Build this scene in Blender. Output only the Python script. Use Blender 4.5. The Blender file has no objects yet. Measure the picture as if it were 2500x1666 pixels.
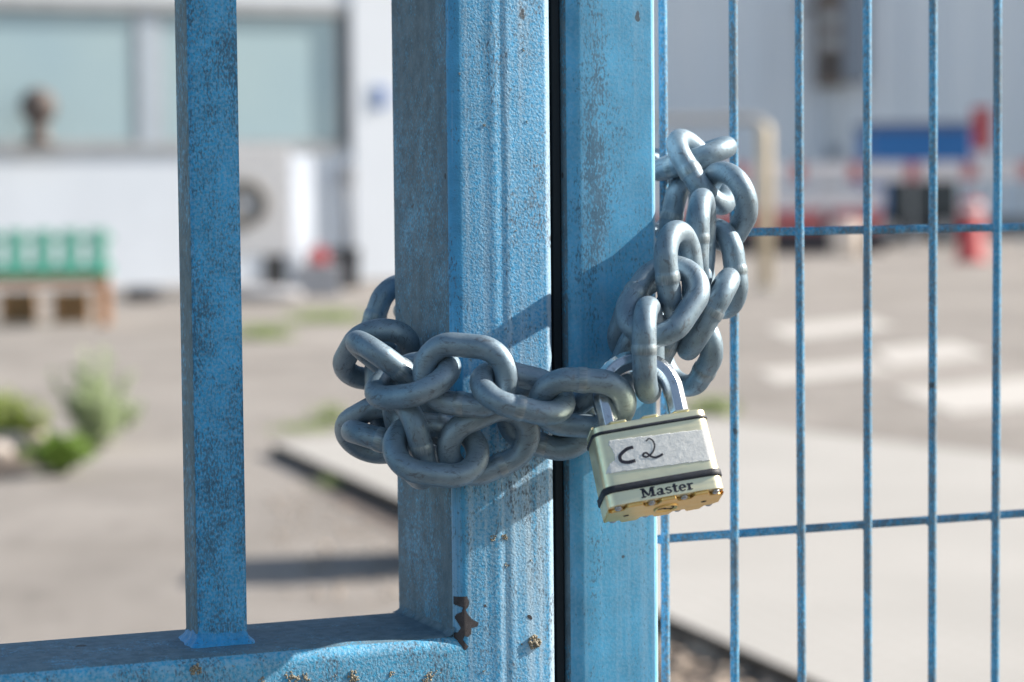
import bpy, bmesh, math, random
from mathutils import Vector, Matrix
from math import radians, sin, cos, pi
sc = bpy.context.scene
COL = sc.collection

# ---------------------------------------------------------------- camera
FPX = 5903.0                       # focal length in photograph pixels (85 mm on 36 mm)
CAMZ = 1.2
cam_d = bpy.data.cameras.new('camera')
cam = bpy.data.objects.new('camera', cam_d); COL.objects.link(cam)
cam_d.lens = 85; cam_d.sensor_width = 36; cam_d.clip_start = 0.05; cam_d.clip_end = 2000
CM = Matrix.Translation((0, 0, CAMZ)) @ Matrix.Rotation(radians(90 - 3.56), 4, 'X') @ Matrix.Rotation(-0.010, 4, 'Z')
cam.matrix_world = CM
cam_d.dof.use_dof = True; cam_d.dof.focus_distance = 1.44; cam_d.dof.aperture_fstop = 6.0
cam_d.dof.aperture_blades = 0
sc.camera = cam

# ---------------------------------------------------------------- light
SUN_AZ, SUN_EL = 13.7, 33.0        # azimuth from +X towards +Y
w = bpy.data.worlds.new("World"); sc.world = w; w.use_nodes = True
nt = w.node_tree; bg = nt.nodes['Background']
sky = nt.nodes.new('ShaderNodeTexSky'); sky.sky_type = 'NISHITA'; sky.sun_disc = False
sky.sun_elevation = radians(SUN_EL); sky.sun_rotation = radians(90 - SUN_AZ)
sky.air_density = 1.0; sky.dust_density = 1.0; sky.ozone_density = 1.2
tint = nt.nodes.new('ShaderNodeMix'); tint.data_type = 'RGBA'; tint.blend_type = 'MULTIPLY'; tint.inputs[0].default_value = 1
tint.inputs[7].default_value = (1.08, 1.0, .86, 1)
nt.links.new(sky.outputs[0], tint.inputs[6]); nt.links.new(tint.outputs[2], bg.inputs[0]); bg.inputs[1].default_value = 0.10
sl = bpy.data.lights.new('sun', 'SUN'); sl.energy = 5.0; sl.angle = radians(0.5); sl.color = (1.0, 0.93, 0.82)
so = bpy.data.objects.new('sun', sl); COL.objects.link(so)
sdir = Vector((cos(radians(SUN_EL)) * cos(radians(SUN_AZ)), cos(radians(SUN_EL)) * sin(radians(SUN_AZ)), sin(radians(SUN_EL))))
so.rotation_euler = sdir.to_track_quat('Z', 'Y').to_euler(); so.location = (4, 1, 5)
sc.view_settings.view_transform = 'Standard'; sc.view_settings.look = 'None'
sc.view_settings.exposure = 0.84; sc.view_settings.gamma = 1.0

# ---------------------------------------------------------------- helpers
CR = CM.to_3x3()
def ray(px, py):
    return (CR @ Vector(((px - 1250) / FPX, -(py - 833) / FPX, -1.0)))
def at(px, py, Y):                 # point seen at a photograph pixel, at distance Y
    d = ray(px, py); t = Y / d.y
    return Vector((0, 0, CAMZ)) + d * t
def gnd(px, py, z=0.0):            # point of the ground seen at a photograph pixel
    d = ray(px, py); t = (z - CAMZ) / d.z
    return Vector((0, 0, CAMZ)) + d * t
def tag(o, label=None, cat=None, group=None, kind=None):
    if label: o['label'] = label
    if cat: o['category'] = cat
    if group: o['group'] = group
    if kind: o['kind'] = kind
    return o
def empty(name, loc, rz=0.0, label=None, cat=None, group=None):
    o = bpy.data.objects.new(name, None); COL.objects.link(o)
    o.location = loc; o.rotation_euler = (0, 0, rz); o.empty_display_size = 0.1
    return tag(o, label, cat, group)
def link_mesh(name, me, mats, parent=None):
    for m in (mats if isinstance(mats, (list, tuple)) else [mats]): me.materials.append(m)
    o = bpy.data.objects.new(name, me); COL.objects.link(o)
    if parent: o.parent = parent
    return o
class MB:
    def __init__(s): s.v = []; s.f = []; s.m = []; s.sm = []
    def add(s, vs, fs, mi=0, smooth=False):
        b = len(s.v); s.v += [tuple(v) for v in vs]
        for f in fs: s.f.append(tuple(b + i for i in f)); s.m.append(mi); s.sm.append(smooth)
        return s
    def box(s, x0, x1, y0, y1, z0, z1, mi=0, c=0.0, M=None):
        c = min(c, (x1 - x0) * .45, (y1 - y0) * .45, (z1 - z0) * .45)
        if c <= 0:
            v = [Vector(p) for p in ((x0,y0,z0),(x1,y0,z0),(x1,y1,z0),(x0,y1,z0),(x0,y0,z1),(x1,y0,z1),(x1,y1,z1),(x0,y1,z1))]
            f = [(0,3,2,1),(4,5,6,7),(0,1,5,4),(1,2,6,5),(2,3,7,6),(3,0,4,7)]
        else:
            bm = bmesh.new(); bmesh.ops.create_cube(bm, size=1)
            for q in bm.verts: q.co = Vector(((x0+x1)/2+q.co.x*(x1-x0), (y0+y1)/2+q.co.y*(y1-y0), (z0+z1)/2+q.co.z*(z1-z0)))
            bmesh.ops.bevel(bm, geom=bm.edges[:], offset=c, segments=2, profile=.5, affect='EDGES')
            bm.verts.index_update(); v = [q.co.copy() for q in bm.verts]; f = [[q.index for q in fc.verts] for fc in bm.faces]; bm.free()
        if M is not None: v = [M @ q for q in v]
        return s.add(v, f, mi)
    def tube(s, pts, r, n=12, mi=0, closed=False, cap=True, up=None):
        pts = [Vector(p) for p in pts]; N = len(pts); vs = []; prev = None
        rr = r if isinstance(r, (list, tuple)) else [r] * N
        for i, p in enumerate(pts):
            if closed: t = pts[(i+1) % N] - pts[i-1]
            else: t = pts[min(i+1, N-1)] - pts[max(i-1, 0)]
            t.normalize()
            if prev is None:
                a = Vector((0,0,1)) if abs(t.z) < .9 else Vector((1,0,0))
                if up is not None: a = Vector(up)
                a = (a - t * a.dot(t)).normalized()
            else: a = (prev - t * prev.dot(t)).normalized()
            prev = a; b = t.cross(a)
            for j in range(n):
                q = 2 * pi * (j + .5) / n
                vs.append(p + (a * cos(q) + b * sin(q)) * rr[i])
        fs = []
        for i in range(N if closed else N - 1):
            i2 = (i + 1) % N
            for j in range(n):
                j2 = (j + 1) % n
                fs.append((i*n+j, i*n+j2, i2*n+j2, i2*n+j))
        s.add(vs, fs, mi, True)
        if cap and not closed:
            b = len(s.v) - len(vs)
            s.f.append(tuple(b + j for j in reversed(range(n)))); s.m.append(mi); s.sm.append(False)
            s.f.append(tuple(b + (N-1)*n + j for j in range(n))); s.m.append(mi); s.sm.append(False)
        return s
    def ball(s, c, r, sub=1, mi=0, rnd=0.0, R=random, sq=(1,1,1)):
        bm = bmesh.new(); bmesh.ops.create_icosphere(bm, subdivisions=sub, radius=1)
        bm.verts.index_update()
        v = [Vector(c) + Vector((q.co.x*sq[0], q.co.y*sq[1], q.co.z*sq[2])) * r * (1 + R.uniform(-rnd, rnd)) for q in bm.verts]
        f = [[q.index for q in fc.verts] for fc in bm.faces]; bm.free()
        return s.add(v, f, mi, True)
    def build(s, name, mats, parent=None, M=None):
        me = bpy.data.meshes.new(name)
        v = s.v if M is None else [tuple(M @ Vector(q)) for q in s.v]
        me.from_pydata(v, [], s.f); me.update()
        for p, mi, sm in zip(me.polygons, s.m, s.sm): p.material_index = mi; p.use_smooth = sm
        return link_mesh(name, me, mats, parent)
def sheet(name, pts, mat, z=None):
    me = bpy.data.meshes.new(name)
    me.from_pydata([tuple(p if z is None else (p[0], p[1], z)) for p in pts], [], [tuple(range(len(pts)))])
    me.update()
    if me.polygons[0].normal.z < 0: me.flip_normals()
    return tag(link_mesh(name, me, mat), kind='structure')

# ---------------------------------------------------------------- materials
class NT:
    def __init__(s, name):
        s.mat = bpy.data.materials.new(name); s.mat.use_nodes = True
        s.n = s.mat.node_tree.nodes; s.l = s.mat.node_tree.links
        s.b = s.n['Principled BSDF']; s.tc = s.n.new('ShaderNodeTexCoord').outputs['Object']
    def map(s, scale=(1,1,1), src=None):
        m = s.n.new('ShaderNodeMapping'); m.inputs['Scale'].default_value = scale
        s.l.new(src or s.tc, m.inputs[0]); return m.outputs[0]
    def noise(s, scale, detail=3, rough=.55, vec=None, dist=0):
        q = s.n.new('ShaderNodeTexNoise'); q.inputs['Scale'].default_value = scale
        q.inputs['Detail'].default_value = detail; q.inputs['Roughness'].default_value = rough
        q.inputs['Distortion'].default_value = dist
        s.l.new(vec or s.tc, q.inputs['Vector']); return q.outputs['Fac']
    def vor(s, scale, vec=None, out='Distance'):
        q = s.n.new('ShaderNodeTexVoronoi'); q.inputs['Scale'].default_value = scale
        s.l.new(vec or s.tc, q.inputs['Vector']); return q.outputs[out]
    def ramp(s, fac, a, b, ca=(0,0,0,1), cb=(1,1,1,1)):
        q = s.n.new('ShaderNodeValToRGB'); q.color_ramp.elements[0].position = a; q.color_ramp.elements[1].position = b
        q.color_ramp.elements[0].color = ca if len(ca) == 4 else (*ca, 1); q.color_ramp.elements[1].color = cb if len(cb) == 4 else (*cb, 1)
        s.l.new(fac, q.inputs[0]); return q.outputs[0]
    def math(s, op, a, b=None, clamp=False):
        q = s.n.new('ShaderNodeMath'); q.operation = op; q.use_clamp = clamp
        for i, v in enumerate((a, b)):
            if v is None: continue
            if hasattr(v, 'node'): s.l.new(v, q.inputs[i])
            else: q.inputs[i].default_value = v
        return q.outputs[0]
    def mix(s, fac, a, b, mode='MIX'):
        q = s.n.new('ShaderNodeMix'); q.data_type = 'RGBA'; q.blend_type = mode
        for i, v in ((0, fac), (6, a), (7, b)):
            if hasattr(v, 'node'): s.l.new(v, q.inputs[i])
            else: q.inputs[i].default_value = v if i == 0 else (*v, 1) if len(v) == 3 else v
        return q.outputs[2]
    def xyz(s):
        q = s.n.new('ShaderNodeSeparateXYZ'); s.l.new(s.tc, q.inputs[0]); return q.outputs
    def bump(s, h, strength, dist, prev=None):
        q = s.n.new('ShaderNodeBump'); q.inputs['Strength'].default_value = strength; q.inputs['Distance'].default_value = dist
        s.l.new(h, q.inputs['Height'])
        if prev: s.l.new(prev, q.inputs['Normal'])
        return q.outputs[0]
    def fin(s, col=None, rough=None, metal=0.0, nrm=None, spec=None):
        def put(k, v):
            if v is None: return
            if hasattr(v, 'node'): s.l.new(v, s.b.inputs[k])
            else: s.b.inputs[k].default_value = (*v, 1) if isinstance(v, (tuple, list)) and len(v) == 3 else v
        put('Base Color', col); put('Roughness', rough); put('Metallic', metal); put('Normal', nrm); put('Specular IOR Level', spec)
        return s.mat

def simple(name, col, rough=.6, metal=0.0, var=.12, scale=8.0, bump=0.0, bd=.01):
    t = NT(name); n = t.noise(scale, 4)
    a = tuple(c * (1 - var) for c in col); b = tuple(min(1, c * (1 + var)) for c in col)
    c = t.ramp(n, .3, .7, a, b)
    nr = t.bump(t.noise(scale * 6, 3), bump, bd) if bump else None
    return t.fin(c, rough, metal, nr)

BLUE = (.025, .32, .58)
def paint(name, grime=.5, blue=BLUE, band=None, dirt=(.055, .075, .105), fine=900, patch=30, bumpd=.00035, bumps=.7, lift=.0, rough=.5, streak=1.0, pale=0.0, chalkc=(.42, .58, .72), soft=(.42, .62), runs=0, corner=None, edge=None, spec=.5):
    """old blue gloss paint, weathered chalky, peppered with dark grime"""
    t = NT(name)
    v = t.map((1, 1, .45 * streak))
    fine1 = t.noise(fine, 3, .6, v)
    big = t.noise(patch, 4, .65, t.map((1, 1, .4 * streak)))
    mid = t.noise(patch * 6, 4, .6)
    th = t.math('ADD', t.math('MULTIPLY', big, .75), t.math('MULTIPLY', mid, .35))
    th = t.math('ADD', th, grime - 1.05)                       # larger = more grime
    if band:                                                    # a stain running down the face
        X_ = t.math('ADD', t.xyz()[0], t.math('MULTIPLY', t.math('SUBTRACT', t.noise(22, 3, .6), .5), band[3]))
        bd = t.math('SUBTRACT', 1.0, t.math('DIVIDE', t.math('ABSOLUTE', t.math('SUBTRACT', X_, band[0])), band[1]), True)
        th = t.math('ADD', th, t.math('MULTIPLY', bd, band[2]))
    m = t.math('SUBTRACT', t.math('ADD', fine1, th), .42)
    m = t.math('MULTIPLY', m, 6.0, True)
    tone = t.ramp(t.noise(patch * 2.2, 3), .3, .7, tuple(c * .82 for c in blue), tuple(min(1, c * 1.15 + .01) for c in blue))
    chalk = t.math('MULTIPLY', t.ramp(t.noise(fine * .6, 2), *soft), .30 + pale)
    if corner: chalk = t.math('MULTIPLY', chalk, t.math('MULTIPLY', t.math('SUBTRACT', t.xyz()[0], corner), 500.0, True))
    tone = t.mix(chalk, tone, chalkc)
    if runs:                                                    # rain-washed pale runs down the face
        rn = t.ramp(t.noise(120, 3, .6, t.map((1, 1, .03))), .48, .66)
        tone = t.mix(t.math('MULTIPLY', rn, runs), tone, (.50, .66, .80))
    if edge:                                                    # sun glare on the right arris painted in as pale colour
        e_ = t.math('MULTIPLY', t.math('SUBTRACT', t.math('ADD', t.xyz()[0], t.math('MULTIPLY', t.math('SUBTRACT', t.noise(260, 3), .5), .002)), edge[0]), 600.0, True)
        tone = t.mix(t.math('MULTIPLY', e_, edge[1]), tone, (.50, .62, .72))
    d2 = t.ramp(t.noise(patch * 4, 3), .35, .65, dirt, tuple(c * 1.5 + .01 for c in dirt))
    col = t.mix(t.math('MULTIPLY', m, .85), tone, d2)
    chips = t.ramp(t.noise(70, 2, .4), .745, .76)               # small missing flakes
    col = t.mix(t.math('MULTIPLY', chips, .8), col, (.05, .045, .045))
    h = t.math('ADD', t.noise(fine * .8, 2, .6), t.math('MULTIPLY', t.noise(fine * .3, 2), .12))
    nr = t.bump(h, bumps, bumpd)
    r = t.ramp(m, 0, 1, (rough,) * 3, (.8,) * 3)
    return t.fin(col, r, 0.0, nr, spec)

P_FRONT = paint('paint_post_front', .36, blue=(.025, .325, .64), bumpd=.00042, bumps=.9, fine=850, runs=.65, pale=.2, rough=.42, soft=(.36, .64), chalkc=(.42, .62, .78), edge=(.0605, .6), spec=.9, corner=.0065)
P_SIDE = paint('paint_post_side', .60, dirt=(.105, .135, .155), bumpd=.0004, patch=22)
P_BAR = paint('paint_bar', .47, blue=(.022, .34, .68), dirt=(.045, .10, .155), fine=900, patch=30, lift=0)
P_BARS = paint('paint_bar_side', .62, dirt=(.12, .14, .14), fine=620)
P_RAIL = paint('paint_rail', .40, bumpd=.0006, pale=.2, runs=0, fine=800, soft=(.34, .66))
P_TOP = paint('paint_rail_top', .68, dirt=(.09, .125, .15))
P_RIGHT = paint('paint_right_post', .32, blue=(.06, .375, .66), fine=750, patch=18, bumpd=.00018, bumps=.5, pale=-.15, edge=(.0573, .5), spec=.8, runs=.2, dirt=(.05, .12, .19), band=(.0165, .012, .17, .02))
P_WIRE = paint('paint_wire', .50, blue=(.03, .28, .52), dirt=(.12, .13, .14), patch=45, pale=.1)
P_WELD = paint('paint_weld', .34, pale=-.22, blue=(.02, .32, .70), bumpd=.001, bumps=.7, patch=50)
def galv():
    t = NT('galvanised_steel')
    big = t.noise(60, 4, .6); fn = t.noise(700, 4, .7, t.map((1, .35, 1)))
    sc_ = t.noise(380, 5, .78, t.map((.35, 1, 1)), .6)
    c = t.ramp(big, .3, .7, (.19, .27, .34), (.30, .385, .46))
    c = t.mix(t.math('MULTIPLY', t.ramp(sc_, .54, .63), .70), c, (.13, .14, .16))
    c = t.mix(t.math('MULTIPLY', t.ramp(t.noise(120, 3), .70, .78), .4), c, (.17, .12, .10))
    r = t.ramp(fn, .3, .7, (.42,) * 3, (.58,) * 3)
    nr = t.bump(t.math('ADD', fn, sc_), .5, .00022)
    return t.fin(c, r, .58, nr)
GALV = galv()
def galv_bright():
    t = NT('ground_weld_steel'); fn = t.noise(900, 3, .6, t.map((.15, 1, 1)))
    return t.fin(t.ramp(fn, .3, .7, (.22, .28, .32), (.36, .42, .47)), .42, .6, t.bump(fn, .5, .0002))
GWELD = galv_bright()
def chrome():
    t = NT('polished_steel'); fn = t.noise(500, 4, .7, t.map((1, .2, 1)))
    c = t.ramp(t.noise(150, 4), .60, .72, (.70, .72, .75), (.42, .42, .42))
    return t.fin(c, t.ramp(fn, .3, .7, (.13,) * 3, (.26,) * 3), 1.0, t.bump(fn, .25, .0001))
CHROME = chrome()
def brass(name, col, r0=.22, r1=.34):
    t = NT(name); fn = t.noise(420, 3, .6, t.map((.06, 1, 1)))
    c = t.mix(t.math('MULTIPLY', t.ramp(t.noise(90, 4), .5, .8), .35), col, tuple(x * .6 for x in col))
    return t.fin(c, t.ramp(fn, .3, .7, (r0,) * 3, (r1,) * 3), 1.0, t.bump(fn, .12, .0001))
BRASS = brass('satin_brass_cover', (1.0, .91, .63), .33, .45)
GOLD = brass('raw_brass', (.86, .57, .21), .30, .44)
RUBBER = simple('black_rubber', (.018, .022, .035), .55, scale=300, var=.4, bump=.5, bd=.0004)
RIVET = simple('steel_rivet', (.45, .44, .46), .35, .9, scale=500)
INK = simple('marker_ink', (.012, .013, .028), .6, var=.3, scale=400)
DARKH = simple('dark_hole', (.01, .01, .01), .8)
def paper():
    t = NT('worn_paper_label'); n = t.noise(330, 5, .7); m = t.noise(120, 5, .7, None, 1.2)
    x = t.xyz()[0]
    c = t.ramp(n, .35, .65, (.68, .69, .70), (.84, .84, .84))
    c = t.mix(t.math('MULTIPLY', t.ramp(m, .62, .70), .6), c, (.25, .27, .30))
    return t.fin(c, .75, 0, t.bump(t.math('ADD', n, m), .6, .0004))
PAPER = paper()
LICHEN = simple('lichen', (.36, .32, .25), .95, var=.55, scale=900, bump=.8, bd=.0006)
BARE = simple('bare_oxidised_metal', (.060, .055, .062), .8, var=.3, scale=400, bump=.5, bd=.0003)

# ---------------------------------------------------------------- the gate
TH = radians(22)
def ring_profile(W, D, r, front=None, seg=6):
    """closed outline (x,y), counter-clockwise seen from above; front is the y=0 side"""
    p = []
    if front: p += front
    else: p += [(r, 0), (W - r, 0)]
    def arc(cx, cy, a0, a1):
        for i in range(1, seg + 1):
            a = a0 + (a1 - a0) * i / seg; p.append((cx + r * cos(a), cy + r * sin(a)))
    arc(W - r, r, -pi/2, 0); p.append((W, D - r)); arc(W - r, D - r, 0, pi/2); p.append((r, D)); arc(r, D - r, pi/2, pi)
    p.append((0, r)); arc(r, r, pi, 1.5 * pi); p.pop()
    return p
def extrude_profile(name, prof, z0, z1, mats, parent, matfn, axis='Z', nz=2):
    n = len(prof); vs = []
    for k in range(nz):
        z = z0 + (z1 - z0) * k / (nz - 1)
        for x, y in prof: vs.append((x, y, z) if axis == 'Z' else (z, x, y))
    mb = MB()
    for i in range(n):
        j = (i + 1) % n; a, b = prof[i], prof[j]
        ln = math.hypot(b[0]-a[0], b[1]-a[1])
        nx, ny = (b[1]-a[1]) / ln, -(b[0]-a[0]) / ln
        mi = matfn(nx, ny)
        for k in range(nz - 1):
            f = (k*n+i, k*n+j, (k+1)*n+j, (k+1)*n+i)
            mb.f.append(f); mb.m.append(mi); mb.sm.append(True)
    mb.v = vs
    mb.f.append(tuple(range(n))[::-1]); mb.m.append(0); mb.sm.append(False)
    mb.f.append(tuple((nz-1)*n + i for i in range(n))); mb.m.append(0); mb.sm.append(False)
    o = mb.build(name, mats, parent)
    me = o.data
    if axis != 'Z': pass
    me.set_sharp_from_angle(angle=radians(40))
    return o
A0 = at(1104, 833, 1.43)
gateL = empty('steel_gate', (A0.x, A0.y, 0), TH, 'weathered blue steel gate leaf with square bars, left of the padlock', 'gate')
def loc_of(root, P): return root.matrix_basis.inverted() @ P
RAILZ = CAMZ - .2652
PW, PD, RD = .0663, .1075, .100
front = [(.007, 0.0), (.020, .00022), (.0225, .0001), (.0255, -.0003), (.0280, -.0006), (.0298, -.0004), (.0318, -.0001), (.0332, -.0001), (.035, -.00045), (.0368, -.00062), (.0388, -.0004), (.043, .0), (PW - .006, .0001)]
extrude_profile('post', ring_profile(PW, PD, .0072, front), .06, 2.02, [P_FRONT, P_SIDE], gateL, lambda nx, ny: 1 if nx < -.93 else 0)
# bottom (lock height) rail, top rail, lowest rail
def rail(z1, h, name='rail'):
    r = .009; D = RD; prof = []
    seg = 6
    def arc(cx, cy, a0, a1):
        for i in range(seg + 1):
            a = a0 + (a1 - a0) * i / seg; prof.append((cx + r * cos(a), cy + r * sin(a)))
    z0 = z1 - h
    arc(r, z0 + r, pi, 1.5*pi); arc(D - r, z0 + r, 1.5*pi, 2*pi); arc(D - r, z1 - r, 0, .5*pi); arc(r, z1 - r, .5*pi, pi)
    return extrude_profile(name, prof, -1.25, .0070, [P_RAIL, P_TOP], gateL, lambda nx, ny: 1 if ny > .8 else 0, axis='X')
rail(RAILZ, .060); rail(1.98, .060); rail(.16, .060)
def bar(s0, z0, z1, weld=True, w=.0306):
    f = [(.003, 0), (w - .003, 0)]
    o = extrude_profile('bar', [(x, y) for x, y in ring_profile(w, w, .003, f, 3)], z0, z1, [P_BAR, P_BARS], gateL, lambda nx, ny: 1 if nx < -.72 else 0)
    o.location = (s0, .033, 0)
    if weld:
        R = random.Random(int(s0 * 1000) + 7); mb = MB(); n = 44; rings = []
        prof = ring_profile(w, w, .003, f, 3); cx = w / 2
        # resample the outline
        P = []; per = []
        for i in range(len(prof)):
            a, b = prof[i], prof[(i+1) % len(prof)]; L = math.hypot(a[0]-b[0], a[1]-b[1]); m = max(1, int(L / .0022))
            for q in range(m): P.append((a[0] + (b[0]-a[0]) * q / m, a[1] + (b[1]-a[1]) * q / m))
        n = len(P); rows = [(.0072, .0002), (.0050, .0007), (.0034, .0016), (.0022, .0027), (.0010, .0042), (-.0005, .0052)]
        jit = [R.uniform(.7, 1.3) for _ in range(n)]
        jit = [(jit[i-2] + jit[i-1] + jit[i] + jit[(i+1) % n] + jit[(i+2) % n]) / 5 for i in range(n)]
        jit = [v + .16 * sin(i * 1.3) for i, v in enumerate(jit)]
        jit = [(jit[i-1] + jit[i] + jit[(i+1) % n]) / 3 for i in range(n)]
        vs = []
        for h, e in rows:
            for i, (x, y) in enumerate(P):
                dx, dy = x - cx, y - cx; L = max(abs(dx), abs(dy))
                k_ = (L + e * jit[i]) / L
                vs.append((cx + dx * k_, cx + dy * k_, z0 + h * (jit[i] if h > 0 else 1)))
        fs = [(r*n+i, (r+1)*n+i, (r+1)*n+(i+1) % n, r*n+(i+1) % n) for r in range(len(rows)-1) for i in range(n)]
        fs = [tuple(reversed(q)) for q in fs]
        mb.add(vs, fs, 0, True); wv = mb.build('weld', [P_WELD], o)
    return o
S_BAR = -.149
for i in range(8):
    s = S_BAR - .153 * i
    if s > -1.2: bar(s, RAILZ, 1.9195, True)
    if s > -1.2: bar(s, .1605, RAILZ - .0605, False)
# weld fillet between rail and post
mb = MB(); R = random.Random(3); n = 36; vs = []
rows = 6
for k in range(n + 1):
    y = .002 + (RD - .004) * k / n; j = R.uniform(.8, 1.2)
    for q in range(rows + 1):
        a = q / rows * pi / 2; r_ = .0055 * j
        vs.append((-r_ + r_ * sin(a) + .0004, y, RAILZ + r_ - r_ * cos(a) - .0004))
fs = [(k*(rows+1)+q, k*(rows+1)+q+1, (k+1)*(rows+1)+q+1, (k+1)*(rows+1)+q) for k in range(n) for q in range(rows)]
mb.add(vs, [tuple(reversed(f)) for f in fs], 0, True); mb.build('weld', [P_TOP], gateL)

def front_hit(root, px, py, y0=0.0):
    """where the line of sight of a photograph pixel meets the leaf's front plane, in leaf coordinates"""
    Mi = root.matrix_basis.inverted(); o = Mi @ Vector((0, 0, CAMZ)); d = (Mi.to_3x3() @ ray(px, py))
    t = (y0 - o.y) / d.y; return o + d * t
bpy.context.view_layer.update()
# lichen clumps and paint loss
R = random.Random(5); mb = MB()
def clump(px, py, r, y0=0.0):
    p = front_hit(gateL, px, py, y0); n = max(3, int(r * 6000 * .9))
    for i in range(n * 2):
        a = R.uniform(0, 2*pi); q = r * R.random() ** .6
        mb.ball((p.x + q * cos(a), y0 - R.uniform(.0, .5) * r * .5, p.z + q * sin(a)), r * R.uniform(.14, .3), 1, 0, .25, R)
for px, py, r in ((1213, 85, 3), (1275, 88, 3), (1199, 107, 3), (1279, 123, 5), (1297, 172, 3), (1122, 180, 4), (1172, 298, 3), (1182, 307, 5), (1286, 298, 4), (1208, 383, 4), (1258, 566, 5), (1225, 40, 3), (1271, 238, 2.5),
                  (1205, 1315, 9), (1232, 1312, 9), (1219, 1319, 5), (1234, 1381, 6), (1222, 1282, 4), (1263, 1271, 3), (1295, 1368, 4), (1304, 1569, 17), (1310, 1563, 9), (1256, 1568, 4), (1273, 1572, 4), (1180, 1640, 5), (1143, 1625, 3), (1282, 1450, 2.5), (1150, 880, 4), (1190, 810, 3)):
    clump(px, py, r * .000235)
for px, py, r in ((478, 1634, 15), (470, 1641, 9), (705, 1650, 12), (716, 1658, 14), (745, 1655, 12), (640, 1662, 10), (860, 1650, 15), (866, 1661, 12), (815, 1653, 8), (955, 1645, 10), (985, 1640, 7), (1048, 1650, 11), (1040, 1660, 13), (1068, 1643, 8), (1110, 1646, 5), (905, 1588, 6), (775, 1598, 7), (700, 1607, 7), (720, 1605, 5), (680, 1625, 6), (570, 1628, 5), (545, 1632, 4)):
    clump(px, py, r * .000225, .0005 if py > 1625 else .0025)
mb.build('lichen', [LICHEN], gateL)['kind'] = 'stuff'
poly = [(1113,1458),(1140,1456),(1146,1470),(1144,1480),(1137,1490),(1141,1498),(1152,1512),(1168,1520),(1166,1530),(1150,1534),(1150,1549),(1142,1556),(1134,1553),(1130,1562),(1144,1580),(1137,1588),(1124,1586),(1120,1566),(1110,1556),(1112,1548),(1120,1545),(1126,1534),(1114,1510),(1118,1500),(1128,1494),(1130,1484),(1112,1478)]
def inside(x, y, P):
    c = False; j = len(P) - 1
    for i in range(len(P)):
        if (P[i][1] > y) != (P[j][1] > y) and x < (P[j][0]-P[i][0]) * (y-P[i][1]) / (P[j][1]-P[i][1]) + P[i][0]: c = not c
        j = i
    return c
def front_y(x):
    if x < .0065: return .0065 - math.sqrt(max(0, .0065**2 - (.0065 - x)**2))
    for (a, ya), (b, yb) in zip(front, front[1:]):
        if a <= x <= b: return ya + (yb - ya) * (x - a) / (b - a)
    return 0.0
mb = MB(); st = .0004
def flake(poly):
    pl = [front_hit(gateL, px, py) for px, py in poly]; P2 = [(p.x, p.z) for p in pl]
    x0, x1 = min(p[0] for p in P2), max(p[0] for p in P2); z0, z1 = min(p[1] for p in P2), max(p[1] for p in P2)
    x0 = max(x0, .0004); nx = int((x1-x0)/st)+1; nz = int((z1-z0)/st)+1
    for i in range(nx):
        for j in range(nz):
            x, z = x0 + i*st, z0 + j*st
            if inside(x + st/2, z + st/2, P2):
                e = .00013
                mb.add([(x, front_y(x)-e, z), (x+st, front_y(x+st)-e, z), (x+st, front_y(x+st)-e, z+st), (x, front_y(x)-e, z+st)], [(0,1,2,3)], 0)
flake(poly)
flake([(1286,1503),(1294,1502),(1300,1508),(1298,1514),(1290,1510)]); flake([(1180,1478),(1186,1475),(1189,1481),(1183,1484)])
mb.build('bare_metal_patch', [BARE], gateL)

# right leaf
B0 = at(1390, 833, 1.460)
gateR = empty('mesh_gate', (B0.x, B0.y, 0), TH, 'blue gate leaf of welded wire mesh behind a smooth square post', 'gate')
RW = .0613
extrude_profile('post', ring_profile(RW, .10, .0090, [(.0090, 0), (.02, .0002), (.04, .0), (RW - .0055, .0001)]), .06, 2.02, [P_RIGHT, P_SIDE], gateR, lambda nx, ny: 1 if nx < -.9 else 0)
mb = MB(); mb.box(-.0062, -.0004, .0095, .092, .07, 2.0, 0, .001); mb.build('gap_strip', [simple('dark_gap_strip', (.004, .012, .02), .7)], gateR)  # near-black strip covering the post's left side so the gap reads dark
bpy.context.view_layer.update()
m0 = at(1620, 833, 1.569); ml = loc_of(gateR, m0)
stepw = .0507; WZ = CAMZ - .229
for i in range(22):
    x = ml.x + stepw * i; b = R.uniform(-.0012, .0012)
    mb = MB(); mb.tube([(x, ml.y, .12), (x + b, ml.y + b, .7), (x - b, ml.y, 1.2), (x, ml.y, 1.96)], .00295, 14)
    mb.build('vertical_wire', [P_WIRE], gateR)
for j in range(-4, 5):
    z = WZ + .2 * j
    if .12 < z < 1.95:
        mb = MB(); mb.tube([(RW + .0003, ml.y + .0056, z), (ml.x + .4, ml.y + .0058, z + .0004), (ml.x + stepw * 21 + .01, ml.y + .0056, z)], .00285, 14)
        for i in range(22): mb.ball((ml.x + stepw * i, ml.y + .0028, z + R.uniform(-.0004, .0004)), .0034, 2, 0, .04, R, (1.25, .7, 1.0))
        mb.build('horizontal_wire', [P_WIRE], gateR)
for z0, z1, nm in ((.06, .12, 'rail'), (1.96, 2.02, 'rail')):
    mb = MB(); mb.box(RW + .0005, ml.x + stepw * 21 + .03, .002, .098, z0, z1, 0, .006); mb.build(nm, [P_RIGHT], gateR)

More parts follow.
